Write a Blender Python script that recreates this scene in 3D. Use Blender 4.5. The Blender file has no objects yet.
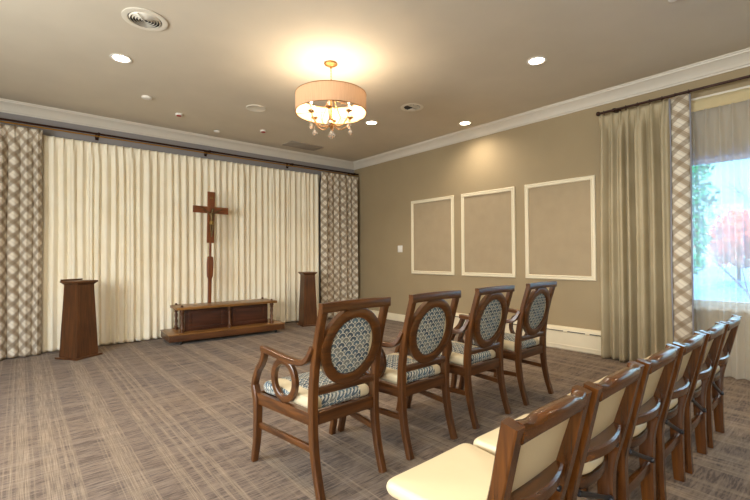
import bpy, bmesh, math, random
from mathutils import Vector, Matrix
random.seed(7)
PI = math.pi
sc = bpy.context.scene
COL = sc.collection
H = 3.05
FE = 100

# ------------------------------------------------------------------ node helpers
def new_mat(name):
    m = bpy.data.materials.new(name); m.use_nodes = True
    nt = m.node_tree; nt.nodes.clear()
    out = nt.nodes.new('ShaderNodeOutputMaterial')
    return m, nt, out
class N:
    """tiny wrapper to write node maths as expressions"""
    def __init__(s, nt): s.nt = nt
    def m(s, op, a, b=None, c=None):
        n = s.nt.nodes.new('ShaderNodeMath'); n.operation = op
        for i, v in enumerate((a, b, c)):
            if v is None: continue
            if isinstance(v, (int, float)): n.inputs[i].default_value = v
            else: s.nt.links.new(v, n.inputs[i])
        return n.outputs[0]
    def coord(s, kind='Object'):
        return s.nt.nodes.new('ShaderNodeTexCoord').outputs[kind]
    def xyz(s, v):
        n = s.nt.nodes.new('ShaderNodeSeparateXYZ'); s.nt.links.new(v, n.inputs[0]); return n.outputs
    def comb(s, x, y, z):
        n = s.nt.nodes.new('ShaderNodeCombineXYZ')
        for i, v in enumerate((x, y, z)):
            if isinstance(v, (int, float)): n.inputs[i].default_value = v
            else: s.nt.links.new(v, n.inputs[i])
        return n.outputs[0]
    def scale(s, v, sc3, loc=(0, 0, 0)):
        n = s.nt.nodes.new('ShaderNodeMapping'); s.nt.links.new(v, n.inputs[0])
        n.inputs['Scale'].default_value = sc3; n.inputs['Location'].default_value = loc; return n.outputs[0]
    def noise(s, v, scale=5, detail=3, rough=.5, dist=0):
        n = s.nt.nodes.new('ShaderNodeTexNoise'); s.nt.links.new(v, n.inputs['Vector'])
        n.inputs['Scale'].default_value = scale; n.inputs['Detail'].default_value = detail
        n.inputs['Roughness'].default_value = rough; n.inputs['Distortion'].default_value = dist
        return n.outputs[0]
    def ramp(s, f, stops):
        n = s.nt.nodes.new('ShaderNodeValToRGB'); s.nt.links.new(f, n.inputs[0])
        e = n.color_ramp.elements
        while len(e) < len(stops): e.new(.5)
        for k, (p, c) in enumerate(stops):
            e[k].position = p; e[k].color = (c[0], c[1], c[2], 1)
        return n.outputs[0]
    def mix(s, f, a, b, mode='MIX'):
        n = s.nt.nodes.new('ShaderNodeMix'); n.data_type = 'RGBA'; n.blend_type = mode
        for i, v in ((0, f), (6, a), (7, b)):
            if isinstance(v, (int, float)): n.inputs[i].default_value = v
            elif isinstance(v, tuple): n.inputs[i].default_value = (v[0], v[1], v[2], 1)
            else: s.nt.links.new(v, n.inputs[i])
        return n.outputs[2]
    def bump(s, h, strength=.2, dist=.01):
        n = s.nt.nodes.new('ShaderNodeBump'); n.inputs['Strength'].default_value = strength
        n.inputs['Distance'].default_value = dist; s.nt.links.new(h, n.inputs['Height']); return n.outputs[0]
    def bsdf(s, out, color, rough=.5, metal=0, normal=None, spec=.5, coat=0, sheen=0):
        n = s.nt.nodes.new('ShaderNodeBsdfPrincipled')
        if isinstance(color, tuple): n.inputs['Base Color'].default_value = (*color, 1)
        else: s.nt.links.new(color, n.inputs['Base Color'])
        if isinstance(rough, (int, float)): n.inputs['Roughness'].default_value = rough
        else: s.nt.links.new(rough, n.inputs['Roughness'])
        n.inputs['Metallic'].default_value = metal
        n.inputs['Specular IOR Level'].default_value = spec
        n.inputs['Coat Weight'].default_value = coat; n.inputs['Coat Roughness'].default_value = .15
        n.inputs['Sheen Weight'].default_value = sheen
        if normal is not None: s.nt.links.new(normal, n.inputs['Normal'])
        if out is not None: s.nt.links.new(n.outputs[0], out.inputs[0])
        return n.outputs[0]

def lin(r, g, b):
    f = lambda c: (c/255/12.92) if c/255 <= .04045 else ((c/255+.055)/1.055)**2.4
    return (f(r), f(g), f(b))

def plain(name, rgb, rough=.5, metal=0, mottle=.06, scale=8, spec=.5, coat=0, bump=0):
    m, nt, out = new_mat(name); n = N(nt)
    v = n.noise(n.coord(), scale, 3)
    lo = tuple(c*(1-mottle) for c in rgb); hi = tuple(min(1, c*(1+mottle)) for c in rgb)
    c = n.ramp(v, [(.3, lo), (.7, hi)])
    nb = n.bump(n.noise(n.coord(), scale*30, 2), bump) if bump else None
    n.bsdf(out, c, rough, metal, nb, spec, coat)
    return m

def wood(name, dark, light, axis, rough=.32, coat=.3):
    m, nt, out = new_mat(name); n = N(nt)
    sc3 = [38, 38, 38]; sc3[axis] = 2.2
    v = n.scale(n.coord(), tuple(sc3))
    a = n.noise(v, 1.0, 5, .6, .6)
    b = n.noise(n.scale(n.coord(), (3, 3, 3)), 1.3, 2)
    f = n.m('ADD', n.m('MULTIPLY', a, .75), n.m('MULTIPLY', b, .25))
    c = n.ramp(f, [(.33, dark), (.68, light)])
    n.bsdf(out, c, rough, 0, n.bump(a, .05, .002), .5, coat)
    return m

def emit(name, rgb, strength):
    m, nt, out = new_mat(name)
    e = nt.nodes.new('ShaderNodeEmission'); e.inputs[0].default_value = (*rgb, 1); e.inputs[1].default_value = strength
    nt.links.new(e.outputs[0], out.inputs[0]); return m

# ------------------------------------------------------------------ materials
def mat_walls(name, rgb, b=.12):
    return plain(name, rgb, .75, mottle=.03, scale=2.5, spec=.25, bump=b)
M = {}
M['wall_beige'] = mat_walls('wall paint olive beige', lin(160, 143, 113))
M['wall_grey'] = mat_walls('wall paint soft grey', lin(150, 146, 146))
M['panel'] = plain('panel fabric taupe', lin(168, 151, 124), .85, mottle=.04, scale=6, spec=.1, bump=.2)
M['ceiling'] = mat_walls('ceiling paint', lin(208, 198, 180), .05)
M['trim'] = plain('trim enamel', lin(220, 213, 200), .4, mottle=.015)
M['trim_cream'] = plain('picture moulding cream', lin(232, 222, 196), .45, mottle=.015)
M['heater'] = plain('heater enamel', lin(228, 216, 188), .4, mottle=.02)
M['dark'] = plain('dark recess', (.01, .009, .008), .8)
M['ceil_fix'] = plain('ceiling fixture plastic', lin(222, 215, 200), .45, mottle=.01)
M['white'] = plain('white plastic', lin(235, 232, 225), .4, mottle=.01)
M['red'] = plain('red sensor ring', lin(150, 30, 25), .4)
M['grey_vent'] = plain('painted access panel', lin(160, 150, 138), .5)
CH_D, CH_L = lin(46, 23, 7), lin(102, 60, 22)
for ax, k in ((0, 'x'), (1, 'y'), (2, 'z')):
    M['wood_'+k] = wood('walnut stained wood '+k, CH_D, CH_L, ax)
    M['ped_'+k] = wood('dark cherry wood '+k, lin(58, 32, 15), lin(104, 64, 32), ax, .4, .15)
    M['fold_'+k] = wood('polished brown wood '+k, lin(36, 17, 5), lin(100, 57, 18), ax, .25, .5)
    M['cross_'+k] = wood('reddish wood '+k, lin(88, 42, 17), lin(138, 78, 37), ax, .45, .1)
M['body_x'] = wood('dark sunken panel wood', lin(44, 21, 12), lin(84, 45, 26), 0, .4, .1)
M['top_x'] = wood('yellow-lit table top wood', lin(92, 60, 26), lin(146, 102, 50), 0, .35, .1)  # yellow light on the tops is put into this lighter colour
M['rod'] = plain('dark bronze rod', lin(58, 34, 26), .35, .6)
M['rod_gold'] = plain('antique gold rod', lin(164, 122, 56), .35, .7)
M['gold'] = plain('champagne gold metal', lin(168, 124, 74), .35, .8)
M['brass'] = plain('aged brass', lin(150, 125, 70), .4, .8)
M['bronze'] = plain('aged bronze', lin(110, 92, 62), .4, .7)
M['black'] = plain('black metal', (.012, .012, .014), .35, .3)
M['candle'] = plain('ivory candle sleeve', lin(235, 225, 200), .5)
M['vinyl'] = plain('cream vinyl', lin(214, 196, 158), .42, mottle=.03, scale=5, bump=.04)
M['caster'] = plain('caster rubber', (.02, .02, .02), .5)

def carpet():
    m, nt, out = new_mat('striped loop carpet'); n = N(nt)
    co = n.coord(); X, Y, Z = n.xyz(co)
    # lengthwise stripes of irregular width running towards the back wall
    wx = n.m('ADD', X, n.m('MULTIPLY', n.m('SUBTRACT', n.noise(n.comb(n.m('MULTIPLY', X, 2), n.m('MULTIPLY', Y, .5), 0), 1, 1), .5), .03))
    s1 = n.noise(n.comb(wx, 0, 0), 6.5, 1, .5)
    s2 = n.noise(n.comb(wx, 4, 0), 30, 2, .6)
    s_ = n.m('ADD', n.m('MULTIPLY', s1, .6), n.m('MULTIPLY', s2, .4))
    stripe = n.m('MINIMUM', n.m('MAXIMUM', n.m('MULTIPLY', n.m('SUBTRACT', s_, .49), 22), 0), 1)
    th = n.noise(n.comb(n.m('MULTIPLY', X, 230), n.m('MULTIPLY', Y, 4), 0), 1, 2, .6)
    da = n.noise(n.comb(n.m('MULTIPLY', X, 11), n.m('MULTIPLY', Y, 90), 3), 1, 3, .65)
    db = n.noise(n.comb(n.m('MULTIPLY', X, 2.2), n.m('MULTIPLY', Y, 13), 9), 1, 2, .6)
    big = n.noise(co, .8, 2)
    dash = n.m('ADD', n.m('MULTIPLY', da, .66), n.m('MULTIPLY', db, .34))
    cA = n.ramp(dash, [(.40, lin(60, 46, 35)), (.49, lin(100, 83, 67)), (.62, lin(128, 110, 92))])
    cB = n.ramp(th, [(.38, lin(100, 84, 66)), (.62, lin(158, 138, 113))])
    f = n.m('MULTIPLY', stripe, n.m('ADD', .45, n.m('MULTIPLY', da, .5)))
    c = n.mix(f, cA, cB)
    ct = n.noise(n.comb(n.m('MULTIPLY', X, .9), n.m('MULTIPLY', Y, 34), 20), 1, 3, .6)
    c = n.mix(n.m('MULTIPLY', n.m('MINIMUM', n.m('MAXIMUM', n.m('MULTIPLY', n.m('SUBTRACT', ct, .56), 8), 0), 1), .22), c, lin(166, 150, 132))
    c = n.mix(.15, c, n.ramp(big, [(.3, lin(104, 98, 98)), (.7, lin(142, 116, 88))]))
    n.bsdf(out, c, .95, 0, n.bump(n.noise(co, 260, 2), .5, .004), .05, 0, .1)
    return m
M['carpet'] = carpet()

def scallop(name, ax_u, ax_v):
    """cream cloth with bands of blue fan scales; ax_* pick the local axes of the cloth"""
    m, nt, out = new_mat(name); n = N(nt)
    co = n.xyz(n.coord()); u0 = co[ax_u]; v0 = co[ax_v]
    if ax_v == 1: u0 = n.m('SUBTRACT', u0, co[2]); v0 = n.m('SUBTRACT', v0, co[2])
    w = .048; h = w/2
    v = n.m('DIVIDE', v0, h); k = n.m('FLOOR', v); fr = n.m('SUBTRACT', v, k)
    par = n.m('MULTIPLY', n.m('PINGPONG', k, 1), .5)
    u = n.m('DIVIDE', u0, w)
    def dist(par_, dy):
        fu = n.m('SUBTRACT', n.m('FRACT', n.m('ADD', n.m('ADD', u, par_), 100)), .5)
        dv = n.m('MULTIPLY', dy, .5)
        return n.m('SQRT', n.m('ADD', n.m('MULTIPLY', fu, fu), n.m('MULTIPLY', dv, dv))), fu, dv
    d1, fu1, dv1 = dist(par, fr)
    par2 = n.m('SUBTRACT', .5, par)
    d2, fu2, dv2 = dist(par2, n.m('SUBTRACT', 1, fr))
    inside = n.m('LESS_THAN', d1, .5)
    d = n.m('ADD', n.m('MULTIPLY', inside, d1), n.m('MULTIPLY', n.m('SUBTRACT', 1, inside), d2))
    line = n.m('GREATER_THAN', d, .425)
    cell = n.noise(n.comb(n.m('FLOOR', n.m('ADD', u, par)), k, 0), 3.7, 0)
    blue = n.ramp(cell, [(.35, lin(30, 54, 74)), (.5, lin(58, 84, 100)), (.62, lin(104, 106, 102))])
    core = n.mix(n.m('LESS_THAN', d, .13), blue, lin(176, 176, 164))
    rib = n.m('GREATER_THAN', n.m('FRACT', n.m('MULTIPLY', d, 9)), .7)
    core = n.mix(n.m('MULTIPLY', rib, .35), core, lin(190, 186, 170))
    pat = n.mix(line, core, lin(196, 190, 172))
    def band(c0, hw):
        return n.m('LESS_THAN', n.m('ABSOLUTE', n.m('SUBTRACT', co[0], c0)), hw)
    b = n.m('MAXIMUM', band(-.172, .034), band(.148, .032))
    c = n.mix(b, pat, lin(196, 182, 150))
    n.bsdf(out, c, .8, 0, n.bump(n.noise(n.coord(), 300, 2), .3, .002), .15)
    return m
M['fan_seat'] = scallop('blue fan scale upholstery seat', 0, 1)
M['fan_back'] = scallop('blue fan scale upholstery back', 0, 2)

def cloth_shader(name, color_fn, trans, alpha=1.0, rough=.9, weave=.15):
    m, nt, out = new_mat(name); n = N(nt)
    uv = n.coord('UV')
    c = color_fn(n, uv)
    nb = n.bump(n.noise(n.scale(uv, (900, 160, 1)), 1, 2), weave, .002)
    d = nt.nodes.new('ShaderNodeBsdfDiffuse'); t = nt.nodes.new('ShaderNodeBsdfTranslucent')
    for s in (d, t):
        if isinstance(c, tuple): s.inputs[0].default_value = (*c, 1)
        else: nt.links.new(c, s.inputs[0])
        nt.links.new(nb, s.inputs['Normal'])
    mx = nt.nodes.new('ShaderNodeMixShader'); mx.inputs[0].default_value = trans
    nt.links.new(d.outputs[0], mx.inputs[1]); nt.links.new(t.outputs[0], mx.inputs[2])
    last = mx.outputs[0]
    if alpha < 1:
        tr = nt.nodes.new('ShaderNodeBsdfTransparent'); m2 = nt.nodes.new('ShaderNodeMixShader')
        m2.inputs[0].default_value = alpha
        nt.links.new(tr.outputs[0], m2.inputs[1]); nt.links.new(last, m2.inputs[2]); last = m2.outputs[0]
    nt.links.new(last, out.inputs[0])
    return m
def lattice(n, uv):
    U, V, _ = n.xyz(uv)
    wob = n.noise(uv, 5, 1)
    p = n.m('DIVIDE', U, .19); q = n.m('DIVIDE', V, .16)
    a = n.m('PINGPONG', n.m('ADD', n.m('ADD', p, q), 100), .5)   # 0..0.5
    b = n.m('PINGPONG', n.m('ADD', n.m('SUBTRACT', p, q), 100), .5)
    ba = n.m('GREATER_THAN', a, .31); bb = n.m('GREATER_THAN', b, .31)
    c = n.mix(ba, lin(236, 228, 212), lin(188, 172, 150))
    c = n.mix(n.m('MULTIPLY', bb, .62), c, lin(144, 126, 104))
    thin = n.m('LESS_THAN', n.m('PINGPONG', n.m('MULTIPLY', n.m('ADD', p, q), 4), .5), .09)
    c = n.mix(n.m('MULTIPLY', thin, .3), c, lin(120, 106, 90))
    return c
M['drape_lattice'] = cloth_shader('lattice print drape cloth', lattice, .12)
M['drape_cream'] = cloth_shader('cream pleated cloth', lambda n, uv: n.ramp(n.noise(uv, 3, 2), [(.3, lin(246, 236, 212)), (.7, lin(250, 243, 223))]), .03)
M['drape_beige'] = cloth_shader('sage beige drape cloth', lambda n, uv: n.ramp(n.noise(uv, 3, 2), [(.3, lin(182, 168, 138)), (.7, lin(196, 183, 154))]), .12)
M['drape_silver'] = cloth_shader('silver grey welt cloth', lambda n, uv: lin(150, 150, 158), .05)
M['sheer'] = cloth_shader('sheer voile', lambda n, uv: lin(246, 246, 242), .6, .55)
M['sheer_head'] = cloth_shader('sheer heading tape', lambda n, uv: lin(232, 218, 178), .35, .93)
M['shade'] = cloth_shader('silk drum shade cloth', lambda n, uv: n.ramp(n.noise(n.scale(uv, (160, 3, 1)), 1, 3), [(.3, lin(196, 158, 126)), (.7, lin(212, 174, 140))]), .06)

def glassy(name):
    m, nt, out = new_mat(name); n = N(nt)
    tr = nt.nodes.new('ShaderNodeBsdfTransparent'); tr.inputs[0].default_value = (.93, .97, .96, 1)
    gl = nt.nodes.new('ShaderNodeBsdfGlossy'); gl.inputs['Roughness'].default_value = .02
    fr = nt.nodes.new('ShaderNodeFresnel'); fr.inputs[0].default_value = 1.45
    mx = nt.nodes.new('ShaderNodeMixShader')
    nt.links.new(fr.outputs[0], mx.inputs[0]); nt.links.new(tr.outputs[0], mx.inputs[1]); nt.links.new(gl.outputs[0], mx.inputs[2])
    nt.links.new(mx.outputs[0], out.inputs[0]); return m
M['glass'] = glassy('window glass')
m, nt, out = new_mat('crystal'); g = nt.nodes.new('ShaderNodeBsdfPrincipled')
g.inputs['Base Color'].default_value = (.95, .93, .9, 1); g.inputs['Roughness'].default_value = .03
g.inputs['Transmission Weight'].default_value = .85; g.inputs['IOR'].default_value = 1.5
nt.links.new(g.outputs[0], out.inputs[0]); M['crystal'] = m
M['bulb'] = emit('chandelier bulb glow', (1, .80, .55), 8)
M['lamp_disc'] = emit('downlight lens glow', (1, .86, .66), 14)

# ------------------------------------------------------------------ mesh helpers
class MB:
    def __init__(s): s.v = []; s.f = []; s.uv = {}
    def add(s, vs, fs):
        o = len(s.v); s.v += [tuple(p) for p in vs]; s.f += [tuple(i+o for i in f) for f in fs]; return s
    def box(s, x0, x1, y0, y1, z0, z1, M_=None):
        vs = [Vector((x, y, z)) for x in (x0, x1) for y in (y0, y1) for z in (z0, z1)]
        if M_ is not None: vs = [M_ @ p for p in vs]
        return s.add(vs, [(0, 1, 3, 2), (4, 6, 7, 5), (0, 4, 5, 1), (2, 3, 7, 6), (0, 2, 6, 4), (1, 5, 7, 3)])
    def cbox(s, x0, x1, y0, y1, z0, z1, c=.003, M_=None):
        """box with chamfered edges"""
        bm = bmesh.new(); b = MB().box(x0, x1, y0, y1, z0, z1)
        vv = [bm.verts.new(p) for p in b.v]; [bm.faces.new([vv[i] for i in f]) for f in b.f]
        bmesh.ops.recalc_face_normals(bm, faces=bm.faces)
        bmesh.ops.bevel(bm, geom=list(bm.edges), offset=c, segments=2, profile=.6, affect='EDGES')
        bm.verts.index_update()
        vs = [v.co.copy() for v in bm.verts]
        if M_ is not None: vs = [M_ @ p for p in vs]
        fs = [tuple(v.index for v in f.verts) for f in bm.faces]; bm.free()
        return s.add(vs, fs)
    def lathe(s, prof, c=(0, 0, 0), n=20, ax=None, M_=None):
        """prof: list of (r, z)"""
        vs = []; fs = []
        for r, z in prof:
            for i in range(n):
                a = 2*PI*i/n; p = Vector((r*math.cos(a), r*math.sin(a), z))
                if M_ is not None: p = M_ @ p
                vs.append(p + Vector(c))
        for k in range(len(prof)-1):
            for i in range(n):
                j = (i+1) % n; fs.append((k*n+i, k*n+j, (k+1)*n+j, (k+1)*n+i))
        if prof[0] == prof[-1]: return s.add(vs, fs)
        if prof[0][0] > 1e-6: fs.append(tuple(range(n))[::-1])
        if prof[-1][0] > 1e-6: fs.append(tuple((len(prof)-1)*n+i for i in range(n)))
        return s.add(vs, fs)
    def sweep(s, path, sizes, side=(1, 0, 0), closed=False, sect='rect', c=.25):
        """sweep a section (full width along side, full depth across) along path"""
        P = [Vector(p) for p in path]; n = len(P); S = Vector(side)
        if not isinstance(sizes, list): sizes = [sizes]*n
        if sect == 'rect':
            q = 1-c; base = [(-q, -1), (q, -1), (1, -q), (1, q), (q, 1), (-q, 1), (-1, q), (-1, -q)]
        else:
            base = [(math.cos(2*PI*k/10), math.sin(2*PI*k/10)) for k in range(10)]
        m = len(base); vs = []; fs = []
        for i, p in enumerate(P):
            a = P[(i-1) % n] if (closed or i > 0) else P[0]
            b = P[(i+1) % n] if (closed or i < n-1) else P[-1]
            t = (b-a).normalized(); sd = (S - t*S.dot(t))
            if sd.length < 1e-5: sd = t.orthogonal()
            sd.normalize(); nn = t.cross(sd)
            w, d = sizes[i]
            for x, y in base: vs.append(p + sd*(x*w/2) + nn*(y*d/2))
        for i in range(n if closed else n-1):
            j = (i+1) % n
            for k in range(m):
                l = (k+1) % m; fs.append((i*m+k, i*m+l, j*m+l, j*m+k))
        if not closed: fs.append(tuple(range(m))[::-1]); fs.append(tuple((n-1)*m+k for k in range(m)))
        return s.add(vs, fs)
    def build(s, name, mat, parent=None, angle=38, smooth=True):
        me = bpy.data.meshes.new(name); me.from_pydata(s.v, [], s.f)
        bm = bmesh.new(); bm.from_mesh(me); bmesh.ops.recalc_face_normals(bm, faces=bm.faces); bm.to_mesh(me); bm.free()
        if smooth:
            me.polygons.foreach_set('use_smooth', [True]*len(me.polygons))
            me.set_sharp_from_angle(angle=math.radians(angle))
        me.materials.append(mat)
        o = bpy.data.objects.new(name, me); COL.objects.link(o)
        if parent is not None: o.parent = parent
        return o

def cat(pts, per=6):
    """Catmull-Rom through points of any dimension"""
    P = [tuple(p) for p in pts]; P = [P[0]] + P + [P[-1]]; out = []
    for i in range(1, len(P)-2):
        for k in range(per):
            t = k/per
            out.append(tuple(.5*((2*b)+(-a+c)*t+(2*a-5*b+4*c-d)*t*t+(-a+3*b-3*c+d)*t**3)
                             for a, b, c, d in zip(P[i-1], P[i], P[i+1], P[i+2])))
    out.append(P[-2]); return out

def tag(o, label=None, cat_=None, group=None, kind=None):
    if label: o['label'] = label
    if cat_: o['category'] = cat_
    if group: o['group'] = group
    if kind: o['kind'] = kind
    return o
def thing(name, label, cat_, loc=(0, 0, 0), rz=0, group=None):
    o = bpy.data.objects.new(name, None); COL.objects.link(o); o.empty_display_size = .1
    o.location = loc; o.rotation_euler = (0, 0, rz)
    return tag(o, label, cat_, group)
def struct(name, mb, mat, **k):
    return tag(mb.build(name, mat, **k), kind='structure')
KIDS = {}
def copy_tree(o, parent=None):
    c = o.copy(); COL.objects.link(c); c.parent = parent
    for ch in list(o.children): copy_tree(ch, c)
    return c

# ------------------------------------------------------------------ room shell
XL, YF = -7.4, -9.3            # left wall, front wall (behind the camera)
WY0, WY1, WZ0, WZ1 = -8.6, -5.50, .66, 2.13     # window opening in the right wall
struct('floor', MB().box(XL-.12, .12, YF-.12, .12, -.12, 0), M['carpet'], smooth=False)
struct('ceiling', MB().box(XL-.12, .12, YF-.12, .12, H, H+.12), M['ceiling'], smooth=False)
struct('wall_back', MB().box(XL, 0, 0, .12, 0, H), M['wall_grey'], smooth=False)
struct('wall_front', MB().box(XL, 0, YF-.12, YF, 0, H), M['wall_beige'], smooth=False)
FILL_WINDOWS = [(-8.4, -6.2), (-5.0, -2.8)]  # openings for made-up windows, added out of view to brighten the room
b = MB().box(XL-.12, XL, YF, 0, 0, .8).box(XL-.12, XL, YF, 0, 2.4, H)
for a_, b_ in ((YF, FILL_WINDOWS[0][0]), (FILL_WINDOWS[0][1], FILL_WINDOWS[1][0]), (FILL_WINDOWS[1][1], 0)): b.box(XL-.12, XL, a_, b_, .8, 2.4)
struct('wall_left', b, M['wall_beige'], smooth=False)
for i, (a_, b_) in enumerate(FILL_WINDOWS):
    x0_, x1_ = XL-.08, XL-.04
    struct('window_%d' % (i+2), MB().box(x0_, x1_, a_, b_, .8, .85).box(x0_, x1_, a_, b_, 2.35, 2.4).box(x0_, x1_, a_, a_+.05, .85, 2.35).box(x0_, x1_, b_-.05, b_, .85, 2.35), M['trim'], smooth=False)  # frames of the added, unseen windows
    L = bpy.data.lights.new('fill_light', 'AREA'); L.shape = 'RECTANGLE'; L.size = 1.5; L.size_y = b_-a_-.1; L.energy = FE; L.color = (1, .95, .89)  # area lamp added in each made-up window as fill
    lo = bpy.data.objects.new('fill_light', L); COL.objects.link(lo); lo.location = (XL-.05, (a_+b_)/2, 1.6); lo.rotation_euler = (0, -PI/2, 0)
def wall_with_hole():
    ys = [YF, WY0, WY1, 0.0]; zs = [0, WZ0, WZ1, H]; b = MB()
    for X in (0, .12):
        for i in range(3):
            for j in range(3):
                if i == 1 and j == 1: continue
                b.add([(X, ys[i], zs[j]), (X, ys[i+1], zs[j]), (X, ys[i+1], zs[j+1]), (X, ys[i], zs[j+1])], [(0, 1, 2, 3)])
    # reveals
    for (a, c) in (((WY0, WZ0), (WY1, WZ0)), ((WY1, WZ0), (WY1, WZ1)), ((WY1, WZ1), (WY0, WZ1)), ((WY0, WZ1), (WY0, WZ0))):
        b.add([(0, a[0], a[1]), (0, c[0], c[1]), (.12, c[0], c[1]), (.12, a[0], a[1])], [(0, 1, 2, 3)])
    for (a, c) in (((YF, 0), (0, 0)), ((0, 0), (0, H)), ((0, H), (YF, H)), ((YF, H), (YF, 0))):
        b.add([(0, a[0], a[1]), (0, c[0], c[1]), (.12, c[0], c[1]), (.12, a[0], a[1])], [(0, 1, 2, 3)])
    bm = bmesh.new(); vv = [bm.verts.new(p) for p in b.v]; [bm.faces.new([vv[i] for i in f]) for f in b.f]
    bmesh.ops.remove_doubles(bm, verts=bm.verts, dist=1e-5); bmesh.ops.recalc_face_normals(bm, faces=bm.faces)
    me = bpy.data.meshes.new('wall_right'); bm.to_mesh(me); bm.free(); me.materials.append(M['wall_beige'])
    o = bpy.data.objects.new('wall_right', me); COL.objects.link(o); return tag(o, kind='structure')
wall_with_hole()

# crown moulding: profile (distance from wall, drop below ceiling)
PROF = [(0, .124), (.012, .124), (.016, .112), (.03, .108), (.036, .096), (.052, .075), (.078, .048), (.104, .034),
        (.112, .028), (.124, .026), (.128, .014), (.144, .012), (.144, 0), (0, 0)]
def crown(name, kind_):
    b = MB(); vs = []
    for (p, d) in PROF:
        z = H-d
        if kind_ == 'back': vs += [(XL, -p, z), (-p, -p, z)]
        if kind_ == 'right': vs += [(-p, -p, z), (-p, YF, z)]
        if kind_ == 'left': vs += [(XL+p, YF, z), (XL+p, -p, z)]
        if kind_ == 'front': vs += [(XL, YF+p, z), (0, YF+p, z)]
    n = len(PROF); fs = [(2*i, 2*((i+1) % n), 2*((i+1) % n)+1, 2*i+1) for i in range(n)]
    fs += [tuple(2*i for i in range(n)), tuple(2*i+1 for i in range(n))[::-1]]
    return struct(name, b.add(vs, fs), M['trim'], angle=25)
crown('trim_1', 'back'); crown('trim_2', 'right'); crown('trim_3', 'left'); crown('trim_4', 'front')
struct('baseboard_right', MB().cbox(-.022, 0, -1.85, 0, 0, .125, .004), M['heater'])
struct('baseboard_back', MB().cbox(XL, -.022, -.018, 0, 0, .11, .004), M['trim'])
struct('baseboard_left', MB().cbox(XL, XL+.018, YF, -.018, 0, .11, .004), M['trim'])
struct('baseboard_front', MB().cbox(XL+.018, 0, YF, YF+.018, 0, .11, .004), M['trim'])

# window
win = struct('window_1', MB().add([], []).box(.05, .09, WY0, WY1, WZ0, WZ0+.05).box(.05, .09, WY0, WY1, WZ1-.05, WZ1)
             .box(.05, .09, WY0, WY0+.05, WZ0+.05, WZ1-.05).box(.05, .09, WY1-.05, WY1, WZ0+.05, WZ1-.05)
             .box(.05, .09, -7.08, -7.02, WZ0+.05, WZ1-.05), M['trim'], smooth=False)
MB().box(.068, .072, -7.02, WY1-.05, WZ0+.05, WZ1-.05).build('window_pane', M['glass'], win, smooth=False)
MB().box(.068, .072, WY0+.05, -7.08, WZ0+.05, WZ1-.05).build('window_pane', M['glass'], win, smooth=False)
MB().cbox(-.045, .0, WY0-.03, WY1+.03, WZ0-.035, WZ0, .004).build('window_sill', M['trim'], win)

# ------------------------------------------------------------------ framed wall panels
def frame_panel(y0, y1, z0, z1, label):
    yc = (y0+y1)/2
    t = thing('wall_panel', label, 'framed wall panel', (0, yc, z0), 0, 'cream framed panels on the right wall')
    hw = (y1-y0)/2; hh = z1-z0; W = .052
    prof = [(0, 0), (0, .014), (.006, .020), (.016, .020), (.020, .014), (.032, .013), (.036, .022), (.046, .022), (W, .012), (W, 0)]
    b = MB(); vs = []
    for (w, d) in prof:
        for (yy, zz) in ((-hw+w, w), (hw-w, w), (hw-w, hh-w), (-hw+w, hh-w)): vs.append((-d, yy, zz))
    n = len(prof); fs = []
    for i in range(n-1):
        for k in range(4): fs.append((i*4+k, i*4+(k+1) % 4, (i+1)*4+(k+1) % 4, (i+1)*4+k))
    for k in range(4): fs.append((k, (k+1) % 4, (n-1)*4+(k+1) % 4, (n-1)*4+k))
    b.add(vs, fs).build('moulding', M['trim_cream'], t, angle=25)
    MB().box(-.006, 0, -hw+W, hw-W, W, hh-W).build('inset_panel', M['panel'], t, smooth=False)
frame_panel(-2.538, -1.610, .863, 2.117, 'cream framed taupe panel nearest the room corner, beside the light switch')
frame_panel(-3.594, -2.684, .863, 2.117, 'cream framed taupe panel between the two others, under the pool of light')
frame_panel(-4.640, -3.742, .863, 2.117, 'cream framed taupe panel nearest the beige drape')

t = thing('light_switch', 'small cream wall switch left of the framed panels', 'light switch', (0, -1.322, 1.295))
MB().cbox(-.008, 0, -.058, .058, -.06, .06, .003).build('switch_plate', M['white'], t)
for dy in (-.024, .024): MB().cbox(-.016, -.008, dy-.008, dy+.008, -.014, .014, .002).build('toggle', M['white'], t)

# baseboard heater
t = thing('baseboard_heater', 'long cream baseboard heater on the floor along the right wall', 'heater', (0, -3.2, 0))
y0, y1 = -1.7, 1.3           # local
prof = [(0, 0), (-.055, .0), (-.066, .012), (-.066, .215), (-.070, .222), (-.070, .24), (-.062, .262), (-.03, .28), (0, .28)]
vs = []
for (x, z) in prof: vs += [(x, y0, z), (x, y1, z)]
n = len(prof); fs = [(2*i, 2*((i+1) % n), 2*((i+1) % n)+1, 2*i+1) for i in range(n)]
fs += [tuple(2*i for i in range(n)), tuple(2*i+1 for i in range(n))[::-1]]
MB().add(vs, fs).build('casing', M['heater'], t, angle=20)
MB().cbox(-.071, -.064, y0, y1, .052, .064, .002).build('seam_strip', M['heater'], t)
k = y1-.06
sl = []
while k > y0+.1:
    sl.append((k-.21, k)); k -= .262
for a, b_ in sl: MB().box(-.0715, -.064, max(a, y0+.02), b_, .226, .236).build('slot', M['dark'], t, smooth=False)
MB().cbox(-.074, 0, y1-.01, y1+.06, 0, .284, .004).build('end_cap', M['heater'], t)

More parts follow.
